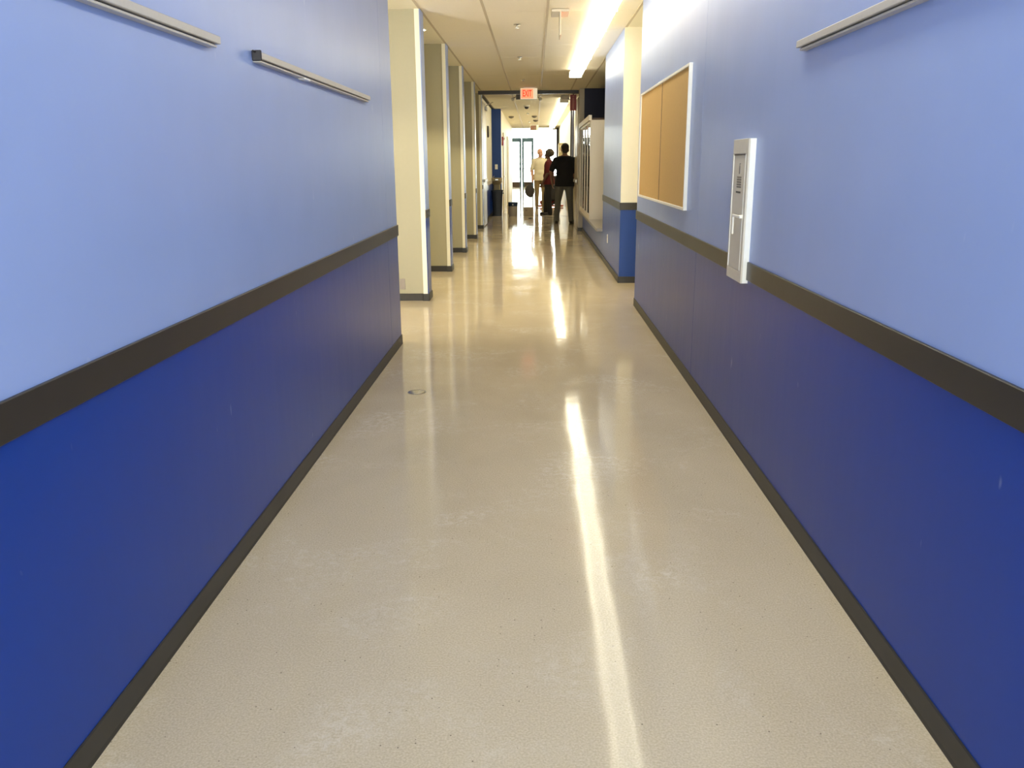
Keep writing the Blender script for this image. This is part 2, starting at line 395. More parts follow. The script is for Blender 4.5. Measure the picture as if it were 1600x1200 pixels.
def downlight(x, y, lab, strength=1.0):
    t = thing('downlight', lab, 'light', (x, y, CZ), 0, 'recessed downlights of the left alcoves')
    bm = bmesh.new()
    pr = [(0.085, 0.0), (0.085, -0.006), (0.070, -0.008), (0.066, -0.002), (0.066, 0.0)]
    rings = [[bm.verts.new((r * math.cos(2 * PI * k / 28), r * math.sin(2 * PI * k / 28), z)) for k in range(28)] for r, z in pr]
    for p, q in zip(rings, rings[1:] + rings[:1]):
        for k in range(28): bm.faces.new((p[k], p[(k + 1) % 28], q[(k + 1) % 28], q[k]))
    finish('trim_ring', bm, M['cream'], t, world=False, smooth=True)
    bm = bmesh.new(); bm_lathe(bm, [(0.065, -0.001), (0.062, -0.003)], 28); finish('lit_lens', bm, M['lens'], t, world=False)
    d = bpy.data.lights.new('downlight_lamp', 'SPOT'); d.energy = DOWNLIGHT_W * strength; d.color = (1.0, 0.86, 0.52); d.spot_size = math.radians(104); d.spot_blend = 0.35; d.shadow_soft_size = 0.05
    o = bpy.data.objects.new('downlight_lamp', d); C.objects.link(o); o.parent = t; o.location = (0, 0, -0.012)
for y, lab in ((7.5, 'recessed downlight in the alcove before the nearest fin wall'), (9.86, 'recessed downlight just past the nearest fin wall'), (12.1, 'recessed downlight just past the second fin wall'),
               (14.7, 'recessed downlight just past the middle fin wall'), (17.2, 'recessed downlight just past the fourth fin wall')):
    downlight(-1.27, y, lab, 0.5 if y < 8 else 1.35)

# ---------------------------------------------------------------- right pier, ledge, recess, display case
YP0, YP1, YD = 9.87, 12.42, 17.62
pier = struct('wall_right_pier', (XR + 0.01, 1.9, YP0 + 0.006, YP1, 0, CZ), M['core'], 'right pier wall between the niche and the display case', 'wall')
box('upper_face', (XR, 1.9, YP0, YP0 + 0.006, RT, CZ), M['cream'], pier)
box('lower_face', (XR, 1.9, YP0, YP0 + 0.006, 0, RB), M['royal'], pier)
box('rail_face', (XR - 0.006, 1.9, YP0 - 0.012, YP0 + 0.004, RB, RT), M['rail'], pier, bevel=0.002)
box('base_face', (XR - 0.008, 1.9, YP0 - 0.010, YP0 + 0.004, 0, BH), M['base'], pier, bevel=0.002)
box('upper_panel', (XR, XR + 0.01, YP0 + 0.002, YP1, RT - 0.004, CZ), M['upper'], pier, bevel=0.001)
box('lower_panel', (XR, XR + 0.01, YP0 + 0.002, YP1 - 0.002, 0.02, RB + 0.004), M['lower'], pier, bevel=0.001)
box('chair_rail', (XR - 0.009, XR + 0.002, YP0 - 0.012, YP1, RB, RT), M['rail'], pier, bevel=0.002)
dado = struct('wall_right_dado', (XR + 0.008, 1.6, YP1, YD, 0, 0.40), M['core'], 'low blue wall under the display sill', 'wall')
box('lower_panel', (XR, XR + 0.01, YP1 + 0.002, YD, 0.02, 0.40), M['lower'], dado, bevel=0.001)
struct('baseboard_right_far', (XR - 0.012, XR + 0.001, YP0 - 0.010, YD, 0, BH), M['base'], 'black vinyl base below the pier and display case', 'baseboard', 0.003)
sill = struct('window_1_sill', (0.895, 1.58, YP1 - 0.02, YD - 0.02, 0.40, 0.445), M['sill'], 'grey projecting sill carrying the display case', 'sill', 0.004)
struct('wall_right_recess', (1.58, 1.9, YP1, YD, 0.0, CZ), M['navy'], 'navy back wall of the display recess', 'wall')
we = struct('wall_right_end', (0.985, 1.9, YD, YD + 0.3, 0, CZ), M['navy'], 'navy wall end above and beyond the display case', 'wall')
box('base_cap', (0.878, 1.0, YD - 0.02, YD + 0.3, 0, BH), M['base'], we, bevel=0.002)
box('door_jamb', (0.885, 0.985, YD - 0.012, YD + 0.3, BH, CZ), M['door'], we, bevel=0.003)

case = thing('display_case', 'cream display case with glass doors standing on the grey sill', 'display case', (1.15, 16.0, 0.445))
y0, y1, x0, x1, zb, zt = 14.42, YD - 0.03, 0.91, 1.45, 0.445, 2.05
box('side_panel', (x0, x1, y0, y0 + 0.03, zb, zt), M['case'], case, bevel=0.001)
box('side_panel', (x0, x1, y1 - 0.03, y1, zb, zt), M['case'], case)
box('back_panel', (x1 - 0.02, x1, y0 + 0.03, y1 - 0.03, zb, zt), M['brown'], case)
box('top_panel', (x0, x1, y0, y1, zt, zt + 0.03), M['brown'], case)
box('bottom_panel', (x0, x1 - 0.02, y0 + 0.03, y1 - 0.03, zb, zb + 0.03), M['case'], case)
box('crown_board', (x0 - 0.03, x0 + 0.02, y0 - 0.03, y1, zt - 0.01, zt + 0.075), M['case'], case, bevel=0.003)
for z in (0.95, 1.45):
    box('shelf', (x0 + 0.06, x1 - 0.02, y0 + 0.03, y1 - 0.03, z, z + 0.012), M['glass'], case)
nd = 4; w = (y1 - y0 - 0.06) / nd
for k in range(nd):
    ya = y0 + 0.03 + k * w; yb = ya + w
    fr = bmesh.new()
    for b in ((ya, ya + 0.045, zb + 0.03, zt), (yb - 0.045, yb, zb + 0.03, zt)): bm_box(fr, x0, x0 + 0.025, b[0], b[1], b[2], b[3])
    for b in ((ya + 0.045, yb - 0.045, zb + 0.03, zb + 0.075), (ya + 0.045, yb - 0.045, zt - 0.045, zt)): bm_box(fr, x0, x0 + 0.025, b[0], b[1], b[2], b[3])
    d = finish('case_door', fr, M['case'], case)
    box('glass_pane', (x0 + 0.010, x0 + 0.014, ya + 0.04, yb - 0.04, zb + 0.07, zt - 0.04), M['glass'], d)
    if k < 2: box('latch', (x0 - 0.012, x0 + 0.002, yb - 0.14, yb - 0.05, 1.68, 1.80), M['alu'], d, bevel=0.002)

# ---------------------------------------------------------------- tack board
tb = thing('tack_board', 'tan fabric two-panel bulletin board in a white metal frame', 'bulletin board', (XR, 6.8, 1.065))
ba, bb, bz0, bz1 = 5.56, 8.03, 1.065, 1.968
bt = 0.018
for ya, yb in ((ba + bt, 6.745), (6.755, bb - bt)):
    box('tack_panel', (XR - 0.014, XR, ya, yb, bz0 + bt, bz1 - bt), M['cork'], tb, bevel=0.001)
for b in ((ba, ba + bt, bz0, bz1), (bb - bt, bb, bz0, bz1), (ba + bt, bb - bt, bz0, bz0 + bt), (ba + bt, bb - bt, bz1 - bt, bz1)):
    box('frame_rail', (XR - 0.024, XR, b[0], b[1], b[2], b[3]), M['white'], tb, bevel=0.002)
box('divider', (XR - 0.016, XR, 6.745, 6.755, bz0 + bt, bz1 - bt), M['brown'], tb)

# ---------------------------------------------------------------- map rails
def map_rail(label, X, s, ya, yb, z, hook_end=None):
    t = thing('map_rail', label, 'wall rail', (X, (ya + yb) / 2, z), 0, None)
    P = lambda d: sorted((X - s * d, X))
    a, c = P(0.034); box('rail_body', (a, c, ya, yb, z + 0.010, z + 0.034), M['tray'], t, bevel=0.002)
    a, c = P(0.016); box('groove', (a, c, ya + 0.004, yb - 0.004, z + 0.004, z + 0.011), M['trayd'], t)
    a, c = P(0.027); box('lower_lip', (a, c, ya + 0.004, yb - 0.02, z - 0.002, z + 0.005), M['tray'], t, bevel=0.001)
    if hook_end is not None:
        a, c = P(0.037); box('end_cap', (a, c, ya - 0.008, ya, z + 0.002, z + 0.040), M['dark'], t, bevel=0.003)
        a, c = P(0.020); bm = bmesh.new()
        bm_capsule(bm, (X - s * 0.016, ya - 0.004, z + 0.034), (X - s * 0.014, ya - 0.03, z + 0.034), 0.004, 0.004, 8); finish('hook', bm, M['dark'], t, smooth=True)
        box('slider', (X - s * 0.030 if s > 0 else X, X if s > 0 else X + 0.030, ya + 0.62, ya + 0.72, z - 0.006, z + 0.002), M['white'], t, bevel=0.001)
map_rail('grey map rail cut off by the top edge on the left wall', XL, -1, 0.9, 2.885, 1.740)
map_rail('grey map rail with a dark end cap on the left wall', XL, -1, 3.30, 5.44, 1.744, True)
map_rail('grey map rail on the right wall casting a slanted shadow', XR, 1, 0.9, 3.28, 1.757)

# ---------------------------------------------------------------- extinguisher cabinet
cb = thing('extinguisher_cabinet', 'white recessed fire extinguisher cabinet cutting through the black chair rail', 'fire cabinet', (XR, 4.035, 0.825))
ca, cc, z0, z1, xo = 3.890, 4.180, 0.825, 1.470, 0.950
box('cabinet_body', (xo + 0.006, XR, ca, cc, z0, z1), M['white'], cb)
for b in ((ca, ca + 0.035, z0, z1), (cc - 0.012, cc, z0, z1), (ca + 0.035, cc - 0.012, z0, z0 + 0.05), (ca + 0.035, cc - 0.012, z1 - 0.065, z1)):
    box('door_frame', (xo - 0.002, xo + 0.006, b[0], b[1], b[2], b[3]), M['cab'], cb, bevel=0.001)
dr = box('cabinet_door', (xo, xo + 0.006, ca + 0.038, cc - 0.015, z0 + 0.053, z1 - 0.068), M['cab'], cb, bevel=0.001)
box('door_edge', (xo - 0.003, xo, ca + 0.038, ca + 0.046, z0 + 0.053, z1 - 0.068), M['white'], dr)
box('door_edge', (xo - 0.003, xo, cc - 0.021, cc - 0.015, z0 + 0.053, z1 - 0.068), M['white'], dr)
h = box('handle', (xo - 0.022, xo - 0.014, ca + 0.01, ca + 0.155, 1.120, 1.132), M['white'], cb, bevel=0.002)
box('handle_lever', (xo - 0.022, xo - 0.014, ca + 0.14, ca + 0.155, 1.040, 1.126), M['white'], h, bevel=0.002)
box('handle_boss', (xo - 0.016, xo, ca + 0.030, ca + 0.050, 1.118, 1.134), M['white'], h, bevel=0.001)
box('door_slot', (xo - 0.0035, xo, ca + 0.05, cc - 0.03, z1 - 0.072, z1 - 0.068), M['brown'], dr)
# printed decal: small extinguisher pictogram, grey square, line of print
bm = bmesh.new(); ym = 4.04
for b in ((ym - 0.009, ym + 0.009, 1.315, 1.350), (ym - 0.005, ym + 0.005, 1.350, 1.360), (ym - 0.015, ym + 0.004, 1.359, 1.363)): bm_box(bm, xo - 0.0008, xo, *b)
finish('pictogram', bm, M['trayd'], dr)
bm = bmesh.new()
for k in range(5): bm_box(bm, xo - 0.0008, xo, ym - 0.042, ym + 0.042, 1.252 + k * 0.011, 1.2595 + k * 0.011)
finish('print_block', bm, M['trayd'], dr)
box('print_line', (xo - 0.0008, xo, ym - 0.040, ym + 0.048, 1.228, 1.236), M['dark'], dr)

# ---------------------------------------------------------------- ceiling lights
def light_module(loc, label, group, L=1.195):
    t = thing('ceiling_light', label, 'light', loc, 0, group)
    box('housing', (-0.045, 0.045, 0, L, -0.045, 0), M['white'], t, bevel=0.004, world=False)
    bm = bmesh.new()
    prof = [(-0.050, -0.030), (-0.098, -0.050), (-0.098, -0.088), (-0.075, -0.108), (-0.062, -0.116), (0.062, -0.116), (0.075, -0.108), (0.098, -0.088), (0.098, -0.050), (0.050, -0.030)]
    a = [bm.verts.new((x, 0.008, z)) for x, z in prof]; b = [bm.verts.new((x, L - 0.008, z)) for x, z in prof]
    n = len(prof)
    for k in range(n):
        f = bm.faces.new((a[k], a[(k + 1) % n], b[(k + 1) % n], b[k])); f.material_index = 1 if k in (3, 4, 5) else (2 if k in (0, 1, 7, 8) else 0)
    bm.faces.new(a); bm.faces.new(b[::-1])
    finish('lens', bm, [M['lens'], M['tube'], M['uplight']], t, world=False)
    for yy in (0, L - 0.008): box('end_plate', (-0.1, 0.1, yy, yy + 0.008, -0.115, -0.02), M['white'], t, world=False, bevel=0.001)
    return t
first = None
ends = [14.20 - 1.2 * k for k in range(11)]
ORD = ['first', 'second', 'third', 'fourth', 'fifth', 'sixth', 'seventh', 'eighth', 'ninth', 'tenth', 'eleventh', 'twelfth', 'thirteenth']
for k, ye in enumerate(ends):
    lab = 'lit wraparound lamp, %s from the far end of the near row above the right wall' % ORD[k]
    if first is None: first = light_module((0.645, ye - 1.2, CZ), lab, 'near row of fluorescent lamps'); o = first
    else: o = copy_tree(first, (0.645, ye - 1.2, CZ), lab)
t = thing('blank_light_end', 'unlit grey end piece closing the near row of lamps', 'light', (0.645, 14.20, CZ))
box('end_housing', (-0.085, 0.085, 0, 0.36, -0.085, 0), M['tray'], t, bevel=0.004, world=False)
for k in range(12):
    o = copy_tree(first, (0.66, 20.0 + k * 1.2, CZ), 'lit wraparound lamp, %s of the far row beyond the header beam' % ORD[k]); o['group'] = 'far row of fluorescent lamps'
t = thing('blank_light_end', 'unlit grey end piece opening the far row of lamps', 'light', (0.66, 19.3, CZ))
box('end_housing', (-0.09, 0.09, 0, 0.69, -0.085, 0), M['tray'], t, bevel=0.004, world=False)

# sprinkler heads
for (x, y), lab in zip(((-0.19, 9.59), (-0.213, 12.42), (-0.214, 15.64)), ('nearest chrome sprinkler head in the ceiling', 'middle chrome sprinkler head in the ceiling', 'sprinkler head nearest the exit sign')):
    t = thing('sprinkler_head', lab, 'sprinkler', (x, y, CZ))
    bm = bmesh.new(); bm_lathe(bm, [(0.038, 0.0), (0.038, -0.006), (0.022, -0.010)], 20); finish('escutcheon', bm, M['chrome'], t, world=False, smooth=True)
    bm = bmesh.new(); bm_lathe(bm, [(0.009, -0.008), (0.008, -0.03), (0.022, -0.033), (0.022, -0.036)], 16); finish('deflector', bm, M['chrome'], t, world=False, smooth=True)
for (x, y), lab in zip(((-0.208, 25.8), (-0.20, 31.0)), ('sprinkler head past the dome camera', 'farthest sprinkler head near the second exit sign')):
    t = thing('sprinkler_head', lab, 'sprinkler', (x, y, CZ))
    bm = bmesh.new(); bm_lathe(bm, [(0.045, 0.0), (0.045, -0.02), (0.022, -0.045)], 16); finish('escutcheon', bm, M['chrome'], t, world=False, smooth=True)
t = thing('dome_camera', 'small dark dome camera on the ceiling behind the exit sign', 'camera', (-0.213, 22.4, CZ))
bm = bmesh.new(); bm_lathe(bm, [(0.075, 0), (0.075, -0.03), (0.065, -0.04)], 20); finish('mount_ring', bm, M['white'], t, world=False, smooth=True)
bm = bmesh.new(); bm_lathe(bm, [(0.058, -0.038), (0.054, -0.065), (0.035, -0.09), (0.008, -0.098)], 20); finish('dome', bm, M['dark'], t, world=False, smooth=True)
for (x, y), lab in zip(((-0.75, 27.6), (-0.02, 27.4), (0.02, 30.0)), ('dark ceiling vent left of the grid lines', 'dark smoke detector right of the far sprinkler', 'farthest small dark smoke detector')):
    t = thing('smoke_detector', lab, 'detector', (x, y, CZ))
    bm = bmesh.new(); bm_lathe(bm, [(0.085, 0), (0.085, -0.02), (0.06, -0.05), (0.03, -0.06)], 20); finish('detector_body', bm, M['trayd'], t, world=False, smooth=True)
    bm = bmesh.new(); bm_lathe(bm, [(0.02, -0.058), (0.015, -0.064)], 12); finish('sensor_tip', bm, M['dark'], t, world=False)

# hanging edge-lit sign seen edge on
t = thing('hanging_sign', 'thin clear edge-lit sign hanging edge-on below a ceiling plate', 'sign', (0.245, 8.85, CZ))
box('ceiling_plate', (-0.085, 0.085, -0.16, 0.16, -0.025, 0), M['cab'], t, bevel=0.003, world=False)
box('sign_panel', (-0.006, 0.004, -0.16, 0.16, -0.235, -0.02), M['cab'], t, world=False)
box('lit_face', (0.004, 0.006, -0.155, 0.155, -0.230, -0.025), M['exitface'], t, world=False)

# exit sign
def exit_sign(loc, rz, label, fm='exitface', lm='exitred'):
    t = thing('exit_sign', label, 'exit sign', loc, rz)
    box('canopy', (-0.10, 0.13, -0.06, 0.06, -0.022, 0), M['white'], t, bevel=0.004, world=False)
    box('sign_housing', (-0.165, 0.165, -0.03, 0.03, -0.222, -0.022), M['signcase'], t, bevel=0.004, world=False)
    f = box('sign_face', (-0.150, 0.085, -0.032, -0.029, -0.212, -0.032), M[fm], t, world=False)
    text_mesh('exit_lettering', 'EXIT', 0.165, M[lm], f, Matrix.Translation((-0.035, -0.033, -0.122)) @ Matrix.Rotation(PI / 2, 4, 'X'), 0.0015, 0.004, 0.52)
    return t
exit_sign((-0.12, 17.2, CZ), 0, 'lit red and white EXIT sign in front of the dark header beam')
es = exit_sign((-0.03, 33.5, CZ), 0, 'small dim exit sign far down the corridor before the bright lobby', 'pail', 'redpale')
# emergency unit just beyond the beam
t = thing('emergency_light', 'emergency light unit with two round heads below the header beam', 'emergency light', (-0.2, 18.6, CZ))
box('battery_box', (-0.20, 0.24, -0.06, 0.06, -0.13, 0), M['trayd'], t, bevel=0.006, world=False)
for sx in (-0.27, 0.31):
    bm = bmesh.new(); bm_capsule(bm, (sx, -0.04, -0.125), (sx, -0.075, -0.13), 0.034, 0.038, 14); hd = finish('lamp_head', bm, M['white'], t, world=False, smooth=True)
    bm = bmesh.new(); bm_capsule(bm, (sx, -0.03, -0.11), (sx * 0.72, 0, -0.07), 0.008, 0.008, 8); finish('head_arm', bm, M['trayd'], t, world=False)

# red sign on the right jamb
t = thing('red_sign', 'upright red sign on a bracket beside the navy wall end', 'sign', (0.79, 18.25, 2.42))
box('sign_box', (-0.065, 0.065, -0.02, 0.02, 0.0, 0.31), M['red'], t, bevel=0.004, world=False)
box('sign_stripe', (-0.022, 0.018, -0.023, -0.019, 0.025, 0.25), M['redpale'], t, world=False)
box('bracket', (-0.012, 0.012, -0.012, 0.012, 0.31, 0.38), M['beam'], t, world=False)
bm = bmesh.new(); bm_ell(bm, (-0.0, -0.022, 0.275), (0.022, 0.008, 0.018), u=12, v=8); finish('sign_lamp', bm, M['redpale'], t, world=False, smooth=True)

# ---------------------------------------------------------------- cross-corridor door frame
struct('trim_2', (-1.16, 0.985, 17.98, 18.12, 2.735, CZ), M['beam'], 'dark bronze header beam across the corridor', 'beam', 0.003)
def open_leaf(n, x0, x1, ya, yb, s, label):
    d = struct('door_%d' % n, (x0, x1, ya, yb, 0.012, 2.66), M['door'], label, 'door', 0.003)
    xi = x0 if s > 0 else x1
    a, c = sorted((xi, xi - s * 0.03)); box('push_bar', (a, c, ya + 0.10, yb - 0.12, 0.97, 1.03), M['alu'], d, bevel=0.004)
    box('lock_plate', (x0 + 0.008, x1 - 0.008, ya - 0.002, ya + 0.002, 0.93, 1.07), M['dark'], d)
    a, c = sorted((xi, xi - s * 0.05)); cl = box('door_closer', (a, c, yb - 0.42, yb - 0.12, 2.52, 2.60), M['alu'], d, bevel=0.006)
    bm = bmesh.new(); bm_capsule(bm, (xi - s * 0.03, yb - 0.35, 2.62), (xi - s * 0.22, ya + 0.05, 2.64), 0.012, 0.010, 8); finish('closer_arm', bm, M['alu'], cl, smooth=True)
    return d
open_leaf(1, 0.872, 0.916, 17.95, 19.15, 1, 'greige corridor door held open against the right wall')
open_leaf(2, -1.166, -1.122, 18.80, 20.0, -1, 'greige corridor door held open against the left wall')

# ---------------------------------------------------------------- second corridor
XL2 = -1.19
w2 = struct('wall_left_far', (-2.4, XL2 + 0.001, 18.74, 23.9, 0, CZ), M['cream'], 'white left wall beyond the header beam', 'wall')
box('lower_panel', (XL2, XL2 + 0.006, 20.05, 23.9, 0.02, RB), M['lower'], w2)
box('chair_rail', (XL2, XL2 + 0.014, 20.05, 23.9, RB, RT), M['tray'], w2, bevel=0.002)
struct('baseboard_left_far', (XL2, XL2 + 0.01, 20.05, 23.9, 0, BH), M['base'], 'black base of the white left wall behind the bin', 'baseboard')
w3 = struct('wall_left_blue', (-2.4, -0.935, 23.9, 24.2, 0, CZ), M['royal'], 'deep blue wall end behind the drinking fountain', 'wall')
w4 = struct('wall_left_lobby', (-2.4, -0.945, 24.2, 36.1, 0, CZ), M['cream'], 'far left wall running to the bright lobby', 'wall')
d3 = struct('door_3', (-0.950, -0.930, 25.6, 26.6, 0, 2.15), M['white'], 'white door in the far left wall with beige frame', 'door')
for b in ((25.52, 25.60, 0, 2.24), (26.60, 26.68, 0, 2.24), (25.60, 26.60, 2.15, 2.24)):
    box('door_frame', (-0.95, -0.915, b[0], b[1], b[2], b[3]), M['beige'], d3, bevel=0.003)
box('door_handle', (-0.93, -0.89, 25.68, 25.80, 0.98, 1.01), M['chrome'], d3, bevel=0.004)
d4 = struct('door_4', (-0.950, -0.935, 29.2, 30.2, 0, 2.15), M['white'], 'farther white door in the left wall before the lobby', 'door')
for b in ((29.12, 29.20, 0, 2.24), (30.20, 30.28, 0, 2.24), (29.20, 30.20, 2.15, 2.24)):
    box('door_frame', (-0.95, -0.915, b[0], b[1], b[2], b[3]), M['beige'], d4, bevel=0.003)
w5 = struct('wall_right_far', (0.985, 1.9, YD + 0.3, 36.1, 0, CZ), M['cream'], 'bright cream right wall beyond the header beam', 'wall')
box('lower_band', (0.979, 0.986, 19.3, 36.0, 0.0, RB), M['beige'], w5)
d5 = struct('door_5', (0.955, 0.985, 22.2, 22.9, 0, 2.74), M['navy'], 'narrow dark doorway in the right wall beside the man in black', 'door', 0.002)
box('door_frame', (0.925, 0.985, 22.86, 22.94, 0, CZ), M['dark'], d5)
struct('trim_3', (0.88, 0.985, 36.0, 36.16, 0, 2.77), M['dark'], 'slim dark jamb where the corridor opens to the lobby', 'jamb')
struct('trim_4', (0.70, 0.88, 36.02, 36.16, 2.70, 2.77), M['tray'], 'short grey head piece above the lobby opening', 'jamb')

t = thing('wall_cabinet', 'beige metal wall cabinet with white labels behind the man in black', 'cabinet', (0.985, 28.3, 1.15))
box('cabinet_body', (0.76, 0.985, 28.0, 28.6, 1.15, 1.99), M['beige'], t, bevel=0.005)
box('cabinet_door', (0.754, 0.76, 28.02, 28.58, 1.17, 1.97), M['beige'], t, bevel=0.002)
for z in (1.86, 1.70): box('label_card', (0.795, 0.820, 27.996, 28.0, z, z + 0.07), M['white'], t)

# wall items left
t = thing('wall_clock', 'small dark round clock high on the white left wall', 'clock', (XL2, 21.8, 2.14), PI / 2)
bm = bmesh.new(); bm_lathe(bm, [(0.14, 0.0), (0.14, 0.03), (0.125, 0.04)], 24)
bmesh.ops.rotate(bm, verts=bm.verts, matrix=Matrix.Rotation(PI / 2, 3, 'X')); finish('clock_case', bm, M['dark'], t, world=False, smooth=True)
bm = bmesh.new(); bm_lathe(bm, [(0.115, 0.036), (0.115, 0.042)], 24)
bmesh.ops.rotate(bm, verts=bm.verts, matrix=Matrix.Rotation(PI / 2, 3, 'X')); finish('clock_face', bm, M['brown'], t, world=False)
t = thing('light_switch', 'white switch plate on the deep blue wall end', 'switch', (-1.07, 23.9, 1.28))
box('switch_plate', (-0.038, 0.038, -0.006, 0, -0.065, 0.065), M['white'], t, bevel=0.002, world=False)
box('rocker', (-0.016, 0.016, -0.010, -0.005, -0.032, 0.032), M['white'], t, bevel=0.001, world=False)
t = thing('fire_alarm', 'small red fire alarm strobe beside the blue wall end', 'alarm', (-0.935, 24.6, 1.98), PI / 2)
box('alarm_body', (-0.07, 0.07, -0.05, 0, -0.12, 0.12), M['red'], t, bevel=0.006, world=False)
box('strobe_lens', (-0.03, 0.03, -0.075, -0.049, 0.02, 0.09), M['white'], t, bevel=0.006, world=False)
t = thing('drinking_fountain', 'tan drinking fountain mounted on the deep blue wall end', 'drinking fountain', (-1.06, 23.9, 0.0))
bm = bmesh.new()
def hex_ring(z, hw, d): return [bm.verts.new(p) for p in ((-hw, 0, z), (-hw, -d * 0.75, z), (-hw * 0.7, -d, z), (hw * 0.7, -d, z), (hw, -d * 0.75, z), (hw, 0, z))]
rg = [hex_ring(*a) for a in ((0.66, 0.10, 0.14), (0.80, 0.10, 0.16), (0.87, 0.15, 0.26), (0.90, 0.16, 0.36), (0.985, 0.165, 0.38), (0.99, 0.155, 0.37), (0.972, 0.13, 0.32))]
for a, b in zip(rg, rg[1:]):
    for k in range(6): bm.faces.new((a[k], a[(k + 1) % 6], b[(k + 1) % 6], b[k]))
bm.faces.new(rg[0]); bm.faces.new(rg[-1][::-1])
finish('basin', bm, M['tan'], t, world=False)
bm = bmesh.new(); bm_capsule(bm, (-0.09, -0.08, 0.97), (-0.09, -0.10, 1.02), 0.012, 0.009, 10); bm_capsule(bm, (-0.09, -0.10, 1.02), (-0.06, -0.13, 1.03), 0.009, 0.007, 10); finish('spout', bm, M['chrome'], t, world=False, smooth=True)
box('push_button', (-0.03, 0.05, -0.385, -0.365, 0.925, 0.955), M['chrome'], t, bevel=0.003, world=False)

# bin, pail, box, scraps
t = thing('trash_bin', 'tall black slim trash bin standing by the blue wall end', 'trash bin', (-1.015, 23.15, 0))
bm = bmesh.new()
def rr(z, hx, hy, r=0.03):
    pts = []
    for cx, cy2, a0 in ((hx - r, hy - r, 0), (-hx + r, hy - r, PI / 2), (-hx + r, -hy + r, PI), (hx - r, -hy + r, 1.5 * PI)):
        for k in range(4): pts.append(bm.verts.new((cx + r * math.cos(a0 + PI / 6 * k), cy2 + r * math.sin(a0 + PI / 6 * k), z)))
    return pts
rg = [rr(0.0, 0.118, 0.20), rr(0.64, 0.142, 0.25), rr(0.642, 0.156, 0.264), rr(0.675, 0.158, 0.266), rr(0.675, 0.146, 0.254), rr(0.03, 0.112, 0.19)]
for a, b in zip(rg, rg[1:]):
    for k in range(16): bm.faces.new((a[k], a[(k + 1) % 16], b[(k + 1) % 16], b[k]))
bm.faces.new(rg[0][::-1]); bm.faces.new(rg[-1])
finish('bin_body', bm, M['bin'], t, world=False, smooth=True)
box('bin_grip', (0.140, 0.170, -0.06, 0.06, 0.58, 0.615), M['bin'], t, bevel=0.004, world=False)

t = thing('paint_pail', 'grey pail with a dark navy upper band on the floor', 'pail', (-0.592, 22.95, 0))
bm = bmesh.new(); bm_lathe(bm, [(0.118, 0.0), (0.124, 0.02), (0.128, 0.262)], 28); finish('pail_body', bm, M['pail'], t, world=False, smooth=True)
bm = bmesh.new(); bm_lathe(bm, [(0.130, 0.26), (0.132, 0.350), (0.138, 0.352), (0.138, 0.362), (0.120, 0.366)], 28); finish('pail_band', bm, M['pailblue'], t, world=False, smooth=True)
box('band_emblem', (-0.014, 0.012, -0.1345, -0.128, 0.29, 0.32), M['white'], t, world=False)
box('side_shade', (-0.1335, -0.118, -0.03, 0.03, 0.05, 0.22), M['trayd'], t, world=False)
t = thing('supply_box', 'low grey-tan cardboard box on the floor beside the pail', 'box', (-0.172, 22.93, 0), 0.02)
box('box_body', (-0.135, 0.135, -0.12, 0.12, 0, 0.225), M['card'], t, bevel=0.003, world=False)
box('box_flap', (-0.134, 0.134, -0.119, 0.0, 0.225, 0.229), M['card'], t, world=False)
box('box_flap', (-0.134, 0.134, 0.002, 0.119, 0.225, 0.229), M['card'], t, world=False)
bm = bmesh.new(); bm_ell(bm, (-0.062, -0.1205, 0.15), (0.014, 0.0015, 0.014), u=12, v=6); finish('printed_mark', bm, M['dark'], t, world=False)
for (x, y, r, lx), lab in zip(((-0.13, 21.9, 0.5, 0.045), (0.045, 22.95, 0.0, 0.05)), ('small dark scrap on the floor in front of the cardboard box', 'small dark scrap on the floor between box and black shoes')):
    bm = bmesh.new(); bm_ell(bm, (0, 0, 0.010), (lx, 0.022, 0.010), u=12, v=8); bm_ell(bm, (lx * 0.8, 0.005, 0.012), (0.022, 0.014, 0.012), u=10, v=6)
    o = finish('floor_scrap', bm, M['dark'], None, smooth=True); o.location = (x, y, 0); o.rotation_euler = (0, 0, r); tag(o, lab, 'scrap')
t = thing('floor_cleanout', 'round metal cleanout cover set in the floor near the left wall', 'floor cover', (-0.735, 5.0, 0))
bm = bmesh.new(); bm_lathe(bm, [(0.052, 0.0), (0.052, 0.0015), (0.047, 0.003)], 32); finish('cover_disc', bm, M['chrome'], t, world=False, smooth=True)
bm = bmesh.new(); bm_lathe(bm, [(0.058, 0.0), (0.058, 0.0012), (0.053, 0.0013)], 32); finish('rim', bm, M['trayd'], t, world=False, smooth=True)

# ---------------------------------------------------------------- lobby with glass front
ll = struct('wall_lobby_left', (-2.9, -2.8, 36.2, 51.9, 0, 4.3), M['cream'], 'pale left wall of the bright lobby', 'wall')
struct('wall_lobby_right', (2.8, 2.9, 36.2, 51.9, 0, 4.3), M['cream'], 'pale right wall of the bright lobby', 'wall')
struct('ceiling_lobby', (-2.9, 2.9, 36.2, 51.9, 4.3, 4.4), M['cream'], 'high pale ceiling of the bright lobby', 'ceiling')
struct('wall_lobby_head', (-2.9, 2.9, 36.1, 36.2, CZ + 0.2, 4.4), M['cream'], 'wall above the lobby opening', 'wall')
struct('wall_lobby_cheek', (-2.9, -0.95, 36.1, 36.2, 0, CZ), M['cream'], 'left cheek of the lobby opening', 'wall')
struct('wall_lobby_cheek', (0.985, 2.9, 36.16, 36.2, 0, CZ), M['cream'], 'right cheek of the lobby opening', 'wall')
Yg = 51.6
win = thing('window_2', 'glass entrance wall flooding the lobby with daylight', 'window', (0, Yg, 0), 0, None, 'structure')
